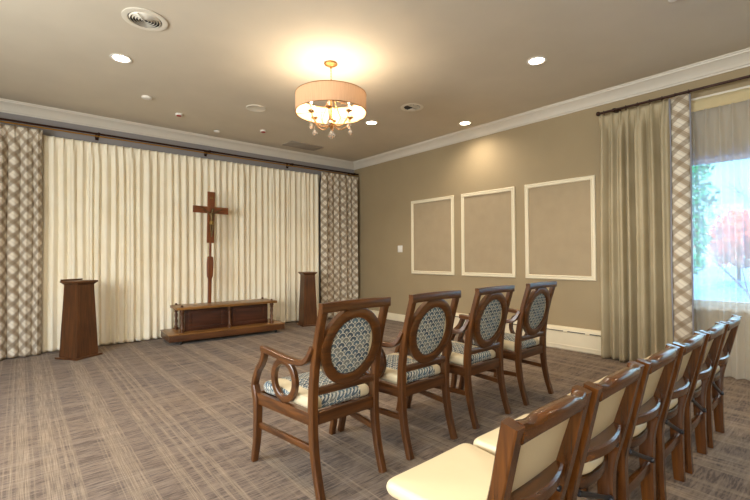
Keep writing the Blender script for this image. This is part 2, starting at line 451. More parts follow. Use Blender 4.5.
# ------------------------------------------------------------------ drapery
def cloth(u0, u1, z0, z1, pleats, plane, axis, amp_top, amp_low, seed=0, per=14, rows=18, pinch=.6, flare=0, hem=.06, rnd=.25, rnd_=.55):
    """pleated hanging cloth; axis 0 hangs along x (plane is y), axis 1 along y (plane is x). returns mesh-data"""
    R = random.Random(seed); n = pleats*per
    ph = [0]; wd = [R.uniform(1-rnd, 1+rnd) for _ in range(pleats)]; tot = sum(wd)
    edges = [0]
    for w_ in wd: edges.append(edges[-1]+w_/tot)
    am = [R.uniform(.6, 1.25) for _ in range(pleats)]; sk = [R.uniform(-.5, .5) for _ in range(pleats)]
    V = []; UV = []; arc = 0; base = []
    for i in range(n+1):
        k = min(i//per, pleats-1); f = (i-k*per)/per
        base.append((edges[k]+(edges[k+1]-edges[k])*f, f, k))
    rowz = [z0+(z1-z0)*((j/rows)**1.0) for j in range(rows+1)]
    rowz = sorted(set(rowz+[z1-.03, z1-.06, z1-.1, z1-.15, z1-.22, z0+hem, z0+hem*.5]))
    for z in rowz:
        top = max(0., min(1., 1-(z1-z)/.30)); top = top*top*(3-2*top)
        for i, (uu, f, k) in enumerate(base):
            # shape at top: narrow pinch; below: soft rounded fold
            g = abs(f-.5)*2                      # 0 in the middle of the pleat, 1 between pleats
            sp = math.exp(-((f-.5)/.10)**2)
            lo = .5+.5*math.cos(PI*g+sk[k]*math.sin(PI*g)*2)
            lo = rnd_*math.sqrt(max(0, 1-g**2.2)) + (1-rnd_)*(.5+.5*math.cos(PI*g+sk[k]*math.sin(PI*g)*2)) + .16*math.sin(4*PI*f+sk[k]*9)*math.sin(PI*f)*sk[k]*2
            a = amp_top*sp*top + amp_low*am[k]*lo*(1-top)
            wob = .006*math.sin(z*2.1+uu*pleats*.9+seed)*(1-top)*min(1, pinch)
            u = u0+(u1-u0)*uu + wob*1.2 + (flare*(uu-.5)*(1-(z-z0)/(z1-z0)))
            off = -(a-amp_low*.5*(1-top)) + wob
            V.append((u, plane+off, z) if axis == 0 else (plane+off, u, z))
    # uv from arc length measured on a low row
    m = n+1; row = [Vector(V[m*3+i]) for i in range(m)]; s = [0]
    for i in range(n): s.append(s[-1]+(row[i+1]-row[i]).length)
    F = []
    for j in range(len(rowz)-1):
        for i in range(n): F.append((j*m+i, j*m+i+1, (j+1)*m+i+1, (j+1)*m+i))
    UVv = [(s[i], z) for z in rowz for i in range(m)]
    return V, F, UVv
def build_cloth(name, data, mat, parent=None, origin=(0, 0, 0), thick=.0):
    V, F, UVv = data; ox, oy, oz = origin
    me = bpy.data.meshes.new(name); me.from_pydata([(x-ox, y-oy, z-oz) for x, y, z in V], [], F)
    l = me.uv_layers.new(name='UVMap')
    for p in me.polygons:
        for li in p.loop_indices: l.data[li].uv = UVv[me.loops[li].vertex_index]
    me.polygons.foreach_set('use_smooth', [True]*len(me.polygons)); me.materials.append(mat)
    o = bpy.data.objects.new(name, me); COL.objects.link(o)
    if parent is not None: o.parent = parent
    if thick:
        md = o.modifiers.new('thickness', 'SOLIDIFY'); md.thickness = thick; md.offset = 0
    return o

# back wall
o = build_cloth('pleated_curtain', cloth(-4.99, -.90, .012, 2.70, 41, -.085, 0, .03, .05, seed=3, rnd=.22, rnd_=.35), M['drape_cream'], None, (-2.95, -.088, .012), .002)
o.location = (-2.95, -.088, .012)
tag(o, 'wide cream pleated curtain covering the back wall behind the cross', 'curtain')
o = build_cloth('patterned_drape', cloth(-5.75, -4.965, .012, 2.735, 7, -.195, 0, .03, .085, seed=5, rnd=.2), M['drape_lattice'], None, (-5.36, -.195, .012), .003)
o.location = (-5.36, -.195, .012)
tag(o, 'taupe and white lattice print drape at the left end of the back wall', 'curtain', 'lattice print drapes on the back wall')
o = build_cloth('patterned_drape', cloth(-.925, -.055, .012, 2.742, 6, -.195, 0, .03, .085, seed=9, rnd=.15), M['drape_lattice'], None, (-.49, -.195, .012), .003)
o.location = (-.49, -.195, .012)
tag(o, 'taupe and white lattice print drape in the room corner behind the right pedestal', 'curtain', 'lattice print drapes on the back wall')

def rod_thing(name, p0, p1, mat, label, brackets, twin=None, ring_at=(), axis=0):
    L = (Vector(p1)-Vector(p0)).length
    t = thing(name, label, 'curtain rod', p0)
    D = Vector(p1)-Vector(p0)
    MB().sweep([(0, 0, 0), tuple(D)], (.026, .026), (0, 0, 1), sect='round').build('pole', mat, t)
    if twin: MB().sweep([tuple(twin), tuple(D+Vector(twin))], (.018, .018), (0, 0, 1), sect='round').build('lower_pole', M['rod_gold'], t)
    for f in brackets:
        c = D*f; b = MB()
        if axis == 0:
            b.cbox(c.x-.012, c.x+.012, -.02, -p0[1], -.012, .006, .002); b.cbox(c.x-.02, c.x+.02, -p0[1]-.008, -p0[1], -.04, .04, .002)
            b.sweep([(c.x-.012, 0, 0), (c.x+.012, 0, 0)], (.044, .044), (0, 0, 1), sect='round')
        else:
            b.cbox(-.02, -p0[0], c.y-.012, c.y+.012, -.012, .006, .002); b.cbox(-p0[0]-.008, -p0[0], c.y-.02, c.y+.02, -.04, .04, .002)
            b.sweep([(0, c.y-.012, 0), (0, c.y+.012, 0)], (.044, .044), (0, 0, 1), sect='round')
        b.build('bracket', mat, t)
    for (x, y, z) in ring_at:
        b = MB(); pts = []
        for k in range(16):
            a = 2*PI*k/16
            pts.append((x, y+.024*math.cos(a), z+.024*math.sin(a)-.006) if axis == 0 else (x+.024*math.cos(a), y, z+.024*math.sin(a)-.006))
        b.sweep(pts, (.006, .006), (1, 0, 0) if axis == 0 else (0, 1, 0), closed=True, sect='round')
        b.build('ring', mat, t)
    return t
t = rod_thing('curtain_rod', (-6.2, -.195, 2.795), (-.06, -.195, 2.795), M['rod'], 'long dark double curtain rod with gold lower pole above the cream curtain',
              (.295, .527, .76, .985), twin=(0, -.012, -.034))
rings = [(0, -4.80+.12-k*.095-.0, 0) for k in range(9)]
t = rod_thing('curtain_rod', (-.15, -4.76, 2.785), (-.15, -8.95, 2.785), M['rod'], 'dark bronze curtain rod over the window on the right wall',
              (.035, .5, .97), ring_at=[(0, -.04-k*.112, 0) for k in range(8)], axis=1)
MB().lathe([(.0, -.0), (.012, 0), (.022, .008), (.026, .02), (.022, .034), (.012, .042), (0, .044)], (0, 0, 0), 16, M_=Matrix.Rotation(-PI/2, 4, 'X')).build('finial', M['rod'], t)

# window drape (beige, with print border)
t = thing('window_drape', 'sage beige pleated drape with lattice border beside the window', 'curtain', (-.15, -5.0, .012))
d = cloth(-5.43, -4.745, .012, 2.745, 7, -.15, 1, .045, .13, seed=12, rnd=.3, flare=.05)
build_cloth('drape_cloth', d, M['drape_beige'], t, (-.15, -5.0, .012), .003)
# border band: gently curved flat strip
def strip(y0, y1, xf, name, mat, nn=8, uo=0):
    V = []; UVv = []; F = []; rows = 16
    for j in range(rows+1):
        z = .012+(2.755-.012)*j/rows
        for i in range(nn+1):
            f = i/nn; y = y0+(y1-y0)*f
            V.append((xf(f, z), y, z)); UVv.append((uo+abs(y-y0)*1.02, z))
    for j in range(rows):
        for i in range(nn): F.append((j*(nn+1)+i, j*(nn+1)+i+1, (j+1)*(nn+1)+i+1, (j+1)*(nn+1)+i))
    build_cloth(name, (V, F, UVv), mat, t, (-.15, -5.0, .012), .004)
strip(-5.435, -5.59, lambda f, z: -.175-.028*math.sin(PI*f)-.012*math.sin(z*1.9), 'lattice_border', M['drape_lattice'], uo=.02)
strip(-5.42, -5.437, lambda f, z: -.180-.004*f-.012*math.sin(z*1.9), 'welt', M['drape_silver'], 2)
strip(-5.588, -5.602, lambda f, z: -.176+.004*f-.012*math.sin(z*1.9), 'welt', M['drape_silver'], 2)
# pinch pleat welts seen on the beige cloth
# sheer
t = thing('sheer_curtain', 'translucent white sheer curtain hanging in front of the bright window', 'curtain', (-.09, -7.0, .012))
d = cloth(-8.75, -5.56, .012, 2.585, 31, -.095, 1, .035, .075, seed=21, rnd=.2, rnd_=.2)
build_cloth('voile', d, M['sheer'], t, (-.09, -7.0, .012))
V, F, UVv = cloth(-8.75, -5.56, 2.585, 2.70, 31, -.095, 1, .02, .02, seed=21, rnd=.15, rows=4)
V = []; UVv = []; F = []
nn = 124
for j, z in enumerate((2.585, 2.62, 2.66, 2.70)):
    for i in range(nn+1):
        y = -8.75+(8.75-5.56)*i/nn
        V.append((-.095-.010*(1+math.cos(2*PI*i/4))*.5, y, z)); UVv.append((y+9, z))
for j in range(3):
    for i in range(nn): F.append((j*(nn+1)+i, j*(nn+1)+i+1, (j+1)*(nn+1)+i+1, (j+1)*(nn+1)+i))
build_cloth('heading', (V, F, UVv), M['sheer_head'], t, (-.09, -7.0, .012), .003)
# track carrying the sheer and the cream curtain
o = MB().cbox(-.03, .03, -3.98+.6, .86, 0, .022, .003).build('curtain_track', M['trim'])
o.location = (-.06, -5.55+.1-.75, 2.702); tag(o, 'narrow white curtain track above the sheer curtain', 'curtain track')

# ------------------------------------------------------------------ pedestals
def pedestal(loc, rz, h, hb, ht, label, slanted):
    t = thing('pedestal', label, 'pedestal', loc, rz, 'tapered wooden pedestals by the back wall')
    def taper(w0, z0, w1, z1, b=None):
        b = b or MB()
        vs = [(-w0, -w0, z0), (w0, -w0, z0), (w0, w0, z0), (-w0, w0, z0), (-w1, -w1, z1), (w1, -w1, z1), (w1, w1, z1), (-w1, w1, z1)]
        return b.add(vs, [(0, 1, 2, 3), (4, 5, 6, 7), (0, 1, 5, 4), (1, 2, 6, 5), (2, 3, 7, 6), (3, 0, 4, 7)])
    MB().cbox(-hb-.03, hb+.03, -hb-.03, hb+.03, 0, .022, .004).build('base_plate', M['ped_x'], t)
    taper(hb, .022, ht, h-.035).build('shaft', M['ped_z'], t, smooth=False)
    b = MB().cbox(-ht-.03, ht+.03, -ht-.03, ht+.03, h-.022, h, .004); taper(ht+.002, h-.045, ht+.022, h-.022, b)
    cap = b.build('cap', M['ped_x'], t)
    if slanted:
        MB().cbox(-ht-.028, ht+.028, ht+.004, ht+.024, h, h+.018, .003).build('book_ledge', M['ped_x'], cap)
    return t
pedestal((-4.63, -.60, 0), math.radians(34), .905, .135, .103, 'tapered dark wood pedestal left of the low altar, with a small ledge on its top', True)
pedestal((-1.42, -.50, 0), math.radians(-10), .905, .125, .095, 'tapered dark wood pedestal right of the low altar, by the room corner', False)

# ------------------------------------------------------------------ altar platform and cabinet
RZ = math.radians(-3.2); A0 = (-2.835, -.50, 0)
t = thing('altar_platform', 'low wide wooden platform on casters under the altar cabinet', 'platform', A0, RZ)
MB().cbox(-.83, .80, -.31, .27, .05, .14, .005).build('deck', M['ped_x'], t)
MB().cbox(-.835, .805, -.316, .275, .132, .146, .004).build('deck_top', M['top_x'], t)
for x in (-.68, .68):
    for y in (-.25, .24):
        c = MB().lathe([(.0, -.012), (.022, -.012), (.025, -.008), (.025, .008), (.022, .012), (0, .012)], (x, y, .0255), 16, M_=Matrix.Rotation(PI/2, 4, 'Y')).build('caster', M['caster'], t)
        MB().cbox(x-.016, x+.016, y-.012, y+.012, .036, .05, .002).build('caster_fork', M['brass'], c)
t = thing('altar_cabinet', 'low wooden altar cabinet with turned posts and two sunken panels', 'cabinet', (A0[0], A0[1], .1465), RZ)
MB().cbox(-.72, .72, -.22, .22, .307, .343, .006).build('top', M['top_x'], t)
body = MB().cbox(-.60, .60, -.13, .18, 0, .305, .003).build('body', M['body_x'], t)
for x0, x1 in ((-.55, -.06), (.06, .55)):
    fr = MB(); 
    fr.cbox(x0, x1, -.142, -.130, .03, .06, .003); fr.cbox(x0, x1, -.142, -.130, .255, .285, .003)
    fr.cbox(x0, x0+.045, -.142, -.130, .06, .255, .003); fr.cbox(x1-.045, x1, -.142, -.130, .06, .255, .003)
    p = fr.build('door_frame', M['body_x'], t)
    MB().cbox(x0+.045, x1-.045, -.134, -.129, .06, .255, .002).build('door_panel', M['body_x'], p)
post = [(r_*1.4, z_) for r_, z_ in [(.024, 0), (.024, .022), (.014, .03), (.020, .042), (.013, .06), (.017, .11), (.012, .15), (.017, .20), (.013, .235), (.02, .252), (.014, .262), (.022, .274), (.022, .305)]]
for x, y in ((-.645, -.175), (.645, -.175), (-.645, .185), (.645, .185), (0, -.165)):
    ps = MB().lathe(post, (x, y, 0), 14).build('turned_post', M['ped_z'], t)
    if abs(x) > .1: MB().lathe([(.018, .345), (.020, .352), (.014, .358), (.017, .364), (0, .372)], (x, y, 0), 14).build('finial', M['ped_z'], ps)

# ------------------------------------------------------------------ cross
CX, CY = -3.028, -.36
t = thing('cross', 'tall reddish wooden cross on a pole with a small bronze figure', 'cross', (CX, CY, .492)); t.rotation_euler = (0, .018, 0)
MB().cbox(-.052, .052, -.014, .014, 1.383-.492, 2.147-.492, .003).build('upright', M['cross_z'], t)
MB().cbox(-.258, -.053, -.013, .013, 1.825-.492, 1.925-.492, .003).build('crossbeam', M['cross_x'], t)
MB().cbox(.053, .258, -.013, .013, 1.825-.492, 1.925-.492, .003).build('crossbeam', M['cross_x'], t)
MB().sweep([(0, 0, .0), (0, 0, .38)], (.05, .03), (1, 0, 0)).build('pole', M['cross_z'], t)
MB().sweep([(0, 0, .68), (0, 0, .90)], (.03, .024), (1, 0, 0)).build('pole', M['cross_z'], t)
MB().sweep(cat([(0, 0, .35), (0, 0, .38), (0, 0, .41), (0, 0, .55), (0, 0, .67), (0, 0, .69)], 3),
           [(w_, d_) for w_, d_ in cat([(.05, .032), (.066, .04), (.08, .045), (.088, .045), (.078, .04), (.05, .03)], 3)], (1, 0, 0)).build('sleeve', M['cross_z'], t)
pl = MB().cbox(-.022, .022, -.019, -.014, 2.045-.492, 2.070-.492, .001).build('plaque', M['brass'], t)
fc = bpy.data.curves.new('plaque_letters', 'FONT'); fc.body = 'INRI'; fc.size = .02; fc.align_x = 'CENTER'; fc.align_y = 'CENTER'; fc.extrude = .0006
fo = bpy.data.objects.new('letters', fc)
dg = bpy.context.evaluated_depsgraph_get(); COL.objects.link(fo); dg.update()
fm = bpy.data.meshes.new_from_object(fo.evaluated_get(bpy.context.evaluated_depsgraph_get())); COL.objects.unlink(fo); bpy.data.objects.remove(fo)
fm.materials.clear(); fm.materials.append(M['dark'])
fl = bpy.data.objects.new('letters', fm); COL.objects.link(fl); fl.parent = pl
fl.location = (0, -.0197, 2.0575-.492); fl.rotation_euler = (PI/2, 0, 0)

# bronze figure: one skinned body
def skinned(name, pts, edges, rad, mat, sub=2, root=0):
    me = bpy.data.meshes.new(name); me.from_pydata(pts, edges, [])
    o = bpy.data.objects.new(name, me); COL.objects.link(o)
    o.modifiers.new('skin', 'SKIN'); sk = me.skin_vertices[0].data
    for i, r in enumerate(rad):
        sk[i].radius = (r, r*.85) if not isinstance(r, tuple) else r; sk[i].use_root = (i == root)
    s = o.modifiers.new('sub', 'SUBSURF'); s.levels = s.render_levels = sub
    e = o.evaluated_get(bpy.context.evaluated_depsgraph_get()); m2 = bpy.data.meshes.new_from_object(e)
    COL.objects.unlink(o); bpy.data.objects.remove(o)
    m2.polygons.foreach_set('use_smooth', [True]*len(m2.polygons)); m2.materials.clear(); m2.materials.append(mat)
    r_ = bpy.data.objects.new(name, m2); COL.objects.link(r_); return r_
zz = 1.86
pts = [(0, -.036, -.165), (.002, -.036, -.115), (0, -.034, -.06), (0, -.036, -.025), (.006, -.044, -.004), (.010, -.050, .022), (.010, -.048, .042),
       (-.034, -.034, -.036), (-.095, -.028, .006), (-.155, -.024, .040), (-.170, -.024, .046),
       (.034, -.034, -.036), (.095, -.028, .006), (.155, -.024, .040), (.170, -.024, .046),
       (-.016, -.038, -.185), (-.014, -.052, -.265), (-.004, -.034, -.345), (-.004, -.044, -.385),
       (.016, -.038, -.185), (.016, -.054, -.262), (.006, -.036, -.345), (.006, -.048, -.388)]
edges = [(0, 1), (1, 2), (2, 3), (3, 4), (4, 5), (5, 6), (2, 7), (7, 8), (8, 9), (9, 10), (2, 11), (11, 12), (12, 13), (13, 14),
         (0, 15), (15, 16), (16, 17), (17, 18), (0, 19), (19, 20), (20, 21), (21, 22)]
rad = [.024, .021, .026, .011, .014, .019, .012, .013, .010, .007, .008, .013, .010, .007, .008, .018, .014, .009, .007, .018, .014, .009, .007]
fig = skinned('figure', [(x, y, z+zz-.492) for x, y, z in pts], edges, rad, M['bronze'])
fig.parent = t
bz = zz-.492
MB().lathe([(.027, -.205), (.032, -.19), (.031, -.165), (.025, -.15)], (0, -.040, bz), 14).build('loincloth', M['brass'], fig)

# ------------------------------------------------------------------ armchairs
def ring_mesh(cx, cz, rx, rz, wid, dep, plane_fn, n=40, side=(0, 1, 0)):
    """flat oval ring; plane_fn(a, b) -> xyz for in-plane coords"""
    b = MB(); base = [(-1, -.8), (-.75, -1), (.75, -1), (1, -.8), (1, .8), (.75, 1), (-.75, 1), (-1, .8)]; m = len(base)
    vs = []
    for i in range(n):
        a = 2*PI*i/n; ca, sa = math.cos(a), math.sin(a)
        for (u, w) in base:
            r = u*wid/2
            vs.append(plane_fn(cx+(rx+r)*ca, cz+(rz+r)*sa, w*dep/2))
    fs = []
    for i in range(n):
        j = (i+1) % n
        for k in range(m): fs.append((i*m+k, i*m+(k+1) % m, j*m+(k+1) % m, j*m+k))
    return b.add(vs, fs)

def cushion(outline, z0, z1, crown_=.02, rr=.02, n=6):
    """soft block: outline is a closed list of xy, rounded top and bottom edges"""
    vs = []; fs = []; m = len(outline)
    cx = sum(p[0] for p in outline)/m; cy = sum(p[1] for p in outline)/m
    lev = []
    for k in range(n+1):
        a = PI/2*k/n; lev.append((rr*(1-math.sin(a)), z0+rr*(1-math.cos(a))))
    lev = [(rr*(1-math.sin(PI/2*k/n)), z0+rr*(1-math.cos(PI/2*k/n))) for k in range(n+1)]
    lev += [(rr*(1-math.cos(PI/2*k/n)), z1-rr+rr*math.sin(PI/2*k/n)) for k in range(n+1)]
    def ins(p, d):
        v = Vector((p[0]-cx, p[1]-cy)); l = v.length; return (cx+v.x*(1-d/l), cy+v.y*(1-d/l))
    for d, z in lev:
        for p in outline: q = ins(p, d); vs.append((q[0], q[1], z))
    L = len(lev)
    for s_ in (.75, .5, .25):
        for p in outline:
            q = ins(p, rr); vs.append((cx+(q[0]-cx)*s_, cy+(q[1]-cy)*s_, z1+crown_*(1-s_*s_)))
    tot = L+3
    for k in range(tot-1):
        for i in range(m):
            j = (i+1) % m; fs.append((k*m+i, k*m+j, (k+1)*m+j, (k+1)*m+i))
    vs.append((cx, cy, z1+crown_)); c = len(vs)-1
    for i in range(m): fs.append(((tot-1)*m+i, (tot-1)*m+(i+1) % m, c))
    fs.append(tuple(range(m))[::-1])
    return MB().add(vs, fs)
def rounded(poly, r=.03, n=5):
    out = []; m = len(poly)
    for i in range(m):
        p = Vector(poly[i]); a = Vector(poly[i-1]); b = Vector(poly[(i+1) % m])
        r_ = r[i] if isinstance(r, list) else r
        p0 = p+(a-p).normalized()*r_; p1 = p+(b-p).normalized()*r_
        for k in range(n+1):
            t_ = k/n; out.append(tuple(p0*(1-t_)**2+p*2*t_*(1-t_)+p1*t_**2))
        q0 = p1; q1 = b+(p-b).normalized()*(r[(i+1) % m] if isinstance(r, list) else r)
        for k in range(1, 6): out.append(tuple(q0.lerp(q1, k/6)))
    return out

def rear_y(z):      # centre line of the rear post of the armchair (local y)
    pts = [(0, -.270), (.12, -.232), (.25, -.205), (.38, -.198), (.50, -.203), (.62, -.218), (.75, -.245), (.93, -.300)]
    for (z0, y0_), (z1, y1_) in zip(pts, pts[1:]):
        if z <= z1: return y0_+(y1_-y0_)*(z-z0)/(z1-z0)
    return pts[-1][1]
def armchair():
    t = thing('armchair', 'x', 'armchair', (0, 0, 0), 0, 'open armchairs in the front row')
    for s in (-1, 1):
        # rear leg and back post in one sweep
        zs = [0, .1, .2, .3, .4, .5, .6, .7, .8, .88, .93]
        pth = cat([(s*(.200 if z < .5 else .200), rear_y(z), z) for z in zs], 3)
        szs = []
        for p in pth: szs.append((.039, .034+.012*max(0, 1-abs(p[2]-.42)/.35)))
        MB().sweep(pth, szs, (1, 0, 0), c=.22).build('leg', M['wood_z'], t)
        # front leg with the arm support above the seat rail
        fp = cat([(s*.272, .318, 0), (s*.270, .290, .12), (s*.268, .280, .26), (s*.266, .290, .36), (s*.265, .322, .43)], 5)
        fs_ = [(.034+.008*min(1, p[2]/.3), .034+.012*min(1, p[2]/.3)) for p in fp]
        MB().sweep(fp, fs_, (1, 0, 0), c=.22).build('leg', M['wood_z'], t)
        ap = cat([(s*.265, .322, .425), (s*.265, .315, .46), (s*.265, .275, .53), (s*.265, .225, .58), (s*.265, .197, .63), (s*.265, .192, .665)], 5)
        MB().sweep(ap, (.036, .034), (1, 0, 0), c=.22).build('arm_post', M['wood_z'], t)
        arm = cat([(s*.265, .213, .664), (s*.262, .14, .660), (s*.255, .06, .653), (s*.245, -.04, .645), (s*.234, -.12, .643), (s*.226, -.168, .652), (s*.219, -.200, .680), (s*.210, -.226, .730)], 5)
        k_ = len(arm); sz = [(.046-.012*abs(i/k_-.35), .034-.006*(i/k_)) for i in range(k_)]
        MB().sweep(arm, sz, (1, 0, 0), c=.25).build('armrest', M['wood_y'], t)
        # oval ring under the arm: stands on the side rail
        def side_pl(a, b, w, s=s):     # a along y, b = z
            f = (a-.29)/(-.49); x = .268+(.205-.268)*f
            return (s*(x+w-.006), a, b)
        ring_mesh(.035, .519, .093, .101, .034, .026, side_pl, 36).build('arm_ring', M['wood_y'], t)
        # rails
        q = [(s*.262, .285, .368), (s*.205, -.205, .372)]
        MB().sweep(q, (.026, .062), (1, 0, 0), c=.12).build('seat_rail', M['wood_y'], t)
        q = [(s*.262, .288, .218), (s*.203, -.205, .222)]
        MB().sweep(q, (.020, .032), (1, 0, 0), c=.2).build('stretcher', M['wood_y'], t)
    MB().cbox(-.19, .19, -.212, -.186, .338, .402, .004).build('seat_rail', M['wood_x'], t)
    MB().cbox(-.25, .25, .274, .300, .338, .402, .004).build('seat_rail', M['wood_x'], t)
    # top rail, very slightly bowed
    MB().sweep(cat([(-.219, -.302, .930), (-.1, -.306, .934), (0, -.308, .935), (.1, -.306, .934), (.219, -.302, .930)], 4), (.036, .048), (0, 1, 0), c=.16).build('top_rail', M['wood_x'], t)
    MB().sweep([(-.19, -.207, .505), (0, -.211, .505), (.19, -.207, .505)], (.026, .036), (0, 1, 0), c=.2).build('lower_rail', M['wood_x'], t)
    # back ring lies in the raked plane of the posts
    ya, za, yb, zb = -.214, .530, -.292, .905
    sl_ = (yb-ya)/(zb-za); nx = Vector((0, -1, sl_)).normalized()
    def back_pl(a, b, w):
        y = ya+(b-za)*sl_
        return (a, y+nx.y*w, b+nx.z*w)
    ring_mesh(0, .7175, .163, .176, .054, .036, back_pl, 48).build('back_ring', M['wood_x'], t)
    b = MB(); n = 40; vs = []; fs = []
    levels = [(1.0, -.010), (1.0, .010), (.96, .017), (.8, .022), (.5, .026), (.2, .027)]
    for (r, w) in levels:
        for i in range(n):
            a = 2*PI*i/n; vs.append(back_pl(.1385*r*math.cos(a), .7175+.1485*r*math.sin(a), -w*.6-.0))
    back = [(1.0, .008), (.96, .012), (.8, .016), (.5, .018), (.2, .019)]
    L1 = len(levels)
    for (r, w) in back:
        for i in range(n):
            a = 2*PI*i/n; vs.append(back_pl(.1385*r*math.cos(a), .7175+.1485*r*math.sin(a), w*.6))
    def band(k0, k1):
        for i in range(n):
            j = (i+1) % n; fs.append((k0*n+i, k0*n+j, k1*n+j, k1*n+i))
    for k in range(1, L1-1): band(k, k+1)
    for k in range(L1, L1+4): band(k, k+1)
    band(1, L1)
    fs.append(tuple((L1-1)*n+i for i in range(n))); fs.append(tuple((L1+4)*n+i for i in range(n)))
    vs2 = vs; b.add(vs2, fs)
    b.build('back_pad', M['fan_back'], t, angle=60)
    ol = rounded([(-.186, -.182), (.186, -.182), (.247, .288), (-.247, .288)], [.02, .02, .05, .05])
    cushion(ol, .396, .458, .022, .026).build('seat_cushion', M['fan_seat'], t, angle=60)
    return t
labels = ['armchair at the left end of the front row, nearest the camera',
          'second armchair from the left in the front row, its back nearly whole',
          'third armchair from the left in the front row, beside the one nearest the drape',
          'armchair at the right end of the front row, in front of the baseboard heater']
proto = armchair()
for i, (cx, lb) in enumerate(zip((-3.862, -3.248, -2.612, -1.950), labels)):
    o = proto if i == 0 else copy_tree(proto)
    o.location = (cx, -4.67, 0); o['label'] = lb

# ------------------------------------------------------------------ folding chairs
def fold_chair():
    t = thing('folding_chair', 'x', 'chair', (0, 0, 0), 0, 'padded wooden folding chairs in the second row')
    Y0 = -5.87
    def yl(y): return y-Y0
    prof = [(0, -6.018, .046), (.10, -6.012, .05), (.25, -6.008, .055), (.37, -6.010, .056), (.47, -6.036, .048), (.55, -6.058, .043), (.62, -6.075, .042), (.70, -6.092, .044), (.772, -6.108, .046)]
    for s in (-1, 1):
        xx = [(0, .162), (.25, .168), (.40, .180), (.50, .190), (.775, .193)]
        def X(z):
            for (a, p), (b_, q) in zip(xx, xx[1:]):
                if z <= b_: return p+(q-p)*(z-a)/(b_-a)
            return xx[-1][1]
        pth = cat([(s*X(z), yl(y), z, d_) for z, y, d_ in prof], 4)
        sz = []
        for p in pth:
            z = p[2]; w = .032+.008*min(1, z/.3); d = p[3]
            sz.append((w, d))
        MB().sweep([p[:3] for p in pth], sz, (1, 0, 0), c=.18).build('leg', M['fold_z'], t)
        fp = cat([(s*.150, yl(-5.73), 0), (s*.152, yl(-5.735), .2), (s*.155, yl(-5.75), .41)], 5)
        MB().sweep(fp, (.03, .042), (1, 0, 0), c=.18).build('leg', M['fold_z'], t)
        MB().sweep([(s*.172, yl(-5.74), .405), (s*.162, yl(-6.0), .405)], (.022, .045), (1, 0, 0), c=.2).build('seat_rail', M['fold_y'], t)
    # crest rail: deep, bowed back, waved top
    b = MB(); n = 28; vs = []; fs = []
    sec = 12
    for i in range(n+1):
        f = i/n; x = -.176+.352*f; bow = math.sin(PI*f)
        e = 2*f-1
        yc = yl(-6.110) - .014*bow
        ztop = .774 - .008*math.exp(-((abs(e)-.74)/.15)**2) + .008*bow
        zbot = .724 + .010*bow - .006*abs(e)**3
        dep = .036+.010*bow
        hz = (ztop-zbot)/2; zc = (ztop+zbot)/2
        for k in range(sec):
            a = 2*PI*k/sec; ca, sa = math.cos(a), math.sin(a)
            px_ = math.copysign(abs(ca)**.45, ca)*dep/2; pz = math.copysign(abs(sa)**.45, sa)*hz
            vs.append((x, yc+px_-.10*(pz)*.6, zc+pz))
    for i in range(n):
        for k in range(sec): fs.append((i*sec+k, i*sec+(k+1) % sec, (i+1)*sec+(k+1) % sec, (i+1)*sec+k))
    fs.append(tuple(range(sec))[::-1]); fs.append(tuple(n*sec+k for k in range(sec)))
    b.add(vs, fs).build('crest_rail', M['fold_x'], t, angle=50)
    # lower back rail: crescent bulging to the rear
    vs = []; fs = []
    for i in range(n+1):
        f = i/n; x = -.172+.344*f; bow = math.sin(PI*f)**.85
        yf = yl(-6.020); yr = yl(-6.054)-.034*bow
        z0_, z1_ = .496, .540
        c = .006
        sec_ = [(yf, z0_), (yr+c, z0_), (yr, z0_+c), (yr-.004, z1_-c), (yr+c*.6, z1_), (yf, z1_)]
        for (y, z) in sec_: vs.append((x, y, z))
    k_ = 6
    for i in range(n):
        for k in range(k_): fs.append((i*k_+k, i*k_+(k+1) % k_, (i+1)*k_+(k+1) % k_, (i+1)*k_+k))
    fs.append(tuple(range(k_))[::-1]); fs.append(tuple(n*k_+k for k in range(k_)))
    MB().add(vs, fs).build('lower_rail', M['fold_x'], t, angle=30)
    # upholstered back pad between the rails, gently bowed
    vs = []; fs = []; nu, nv = 20, 10
    def P_(u, v, side):
        x = -.172+.344*u; z = .530+.205*v; bow = math.sin(PI*u)
        y = yl(-6.026-.31*(z-.53)) - .005*bow
        th = .010+.006*math.sin(PI*u)**.4*math.sin(PI*v)**.4
        return (x, y+(th if side else -th*.6), z)
    for side in (0, 1):
        for j in range(nv+1):
            for i in range(nu+1): vs.append(P_(i/nu, j/nv, side))
    S = (nu+1)*(nv+1)
    for side in (0, 1):
        for j in range(nv):
            for i in range(nu):
                a = side*S+j*(nu+1)+i; q = (a, a+1, a+nu+2, a+nu+1); fs.append(q if side else q[::-1])
    for i in range(nu):
        fs.append((i, i+1, S+i+1, S+i)); a = nv*(nu+1)+i; fs.append((a, a+1, S+a+1, S+a))
    for j in range(nv):
        a = j*(nu+1); fs.append((a, a+nu+1, S+a+nu+1, S+a)); a += nu; fs.append((a, a+nu+1, S+a+nu+1, S+a))
    MB().add(vs, fs).build('back_pad', M['vinyl'], t, angle=60)
    # seat cushion with a rounded rear that passes between the posts
    ol = rounded([(-.215, yl(-5.655)), (-.192, yl(-5.955)), (-.158, yl(-5.975)), (-.135, yl(-6.010)), (-.06, yl(-6.043)), (.06, yl(-6.043)), (.135, yl(-6.010)), (.158, yl(-5.975)), (.192, yl(-5.955)), (.215, yl(-5.655))][::-1],
                 [.035, .03, .012, .012, .03, .03, .012, .012, .03, .035][::1], 4)
    cushion(ol, .418, .464, .010, .022).build('seat_cushion', M['vinyl'], t, angle=60)
    MB().cbox(-.165, .165, yl(-5.755), yl(-5.725), .38, .418, .004).build('seat_rail', M['fold_x'], t)
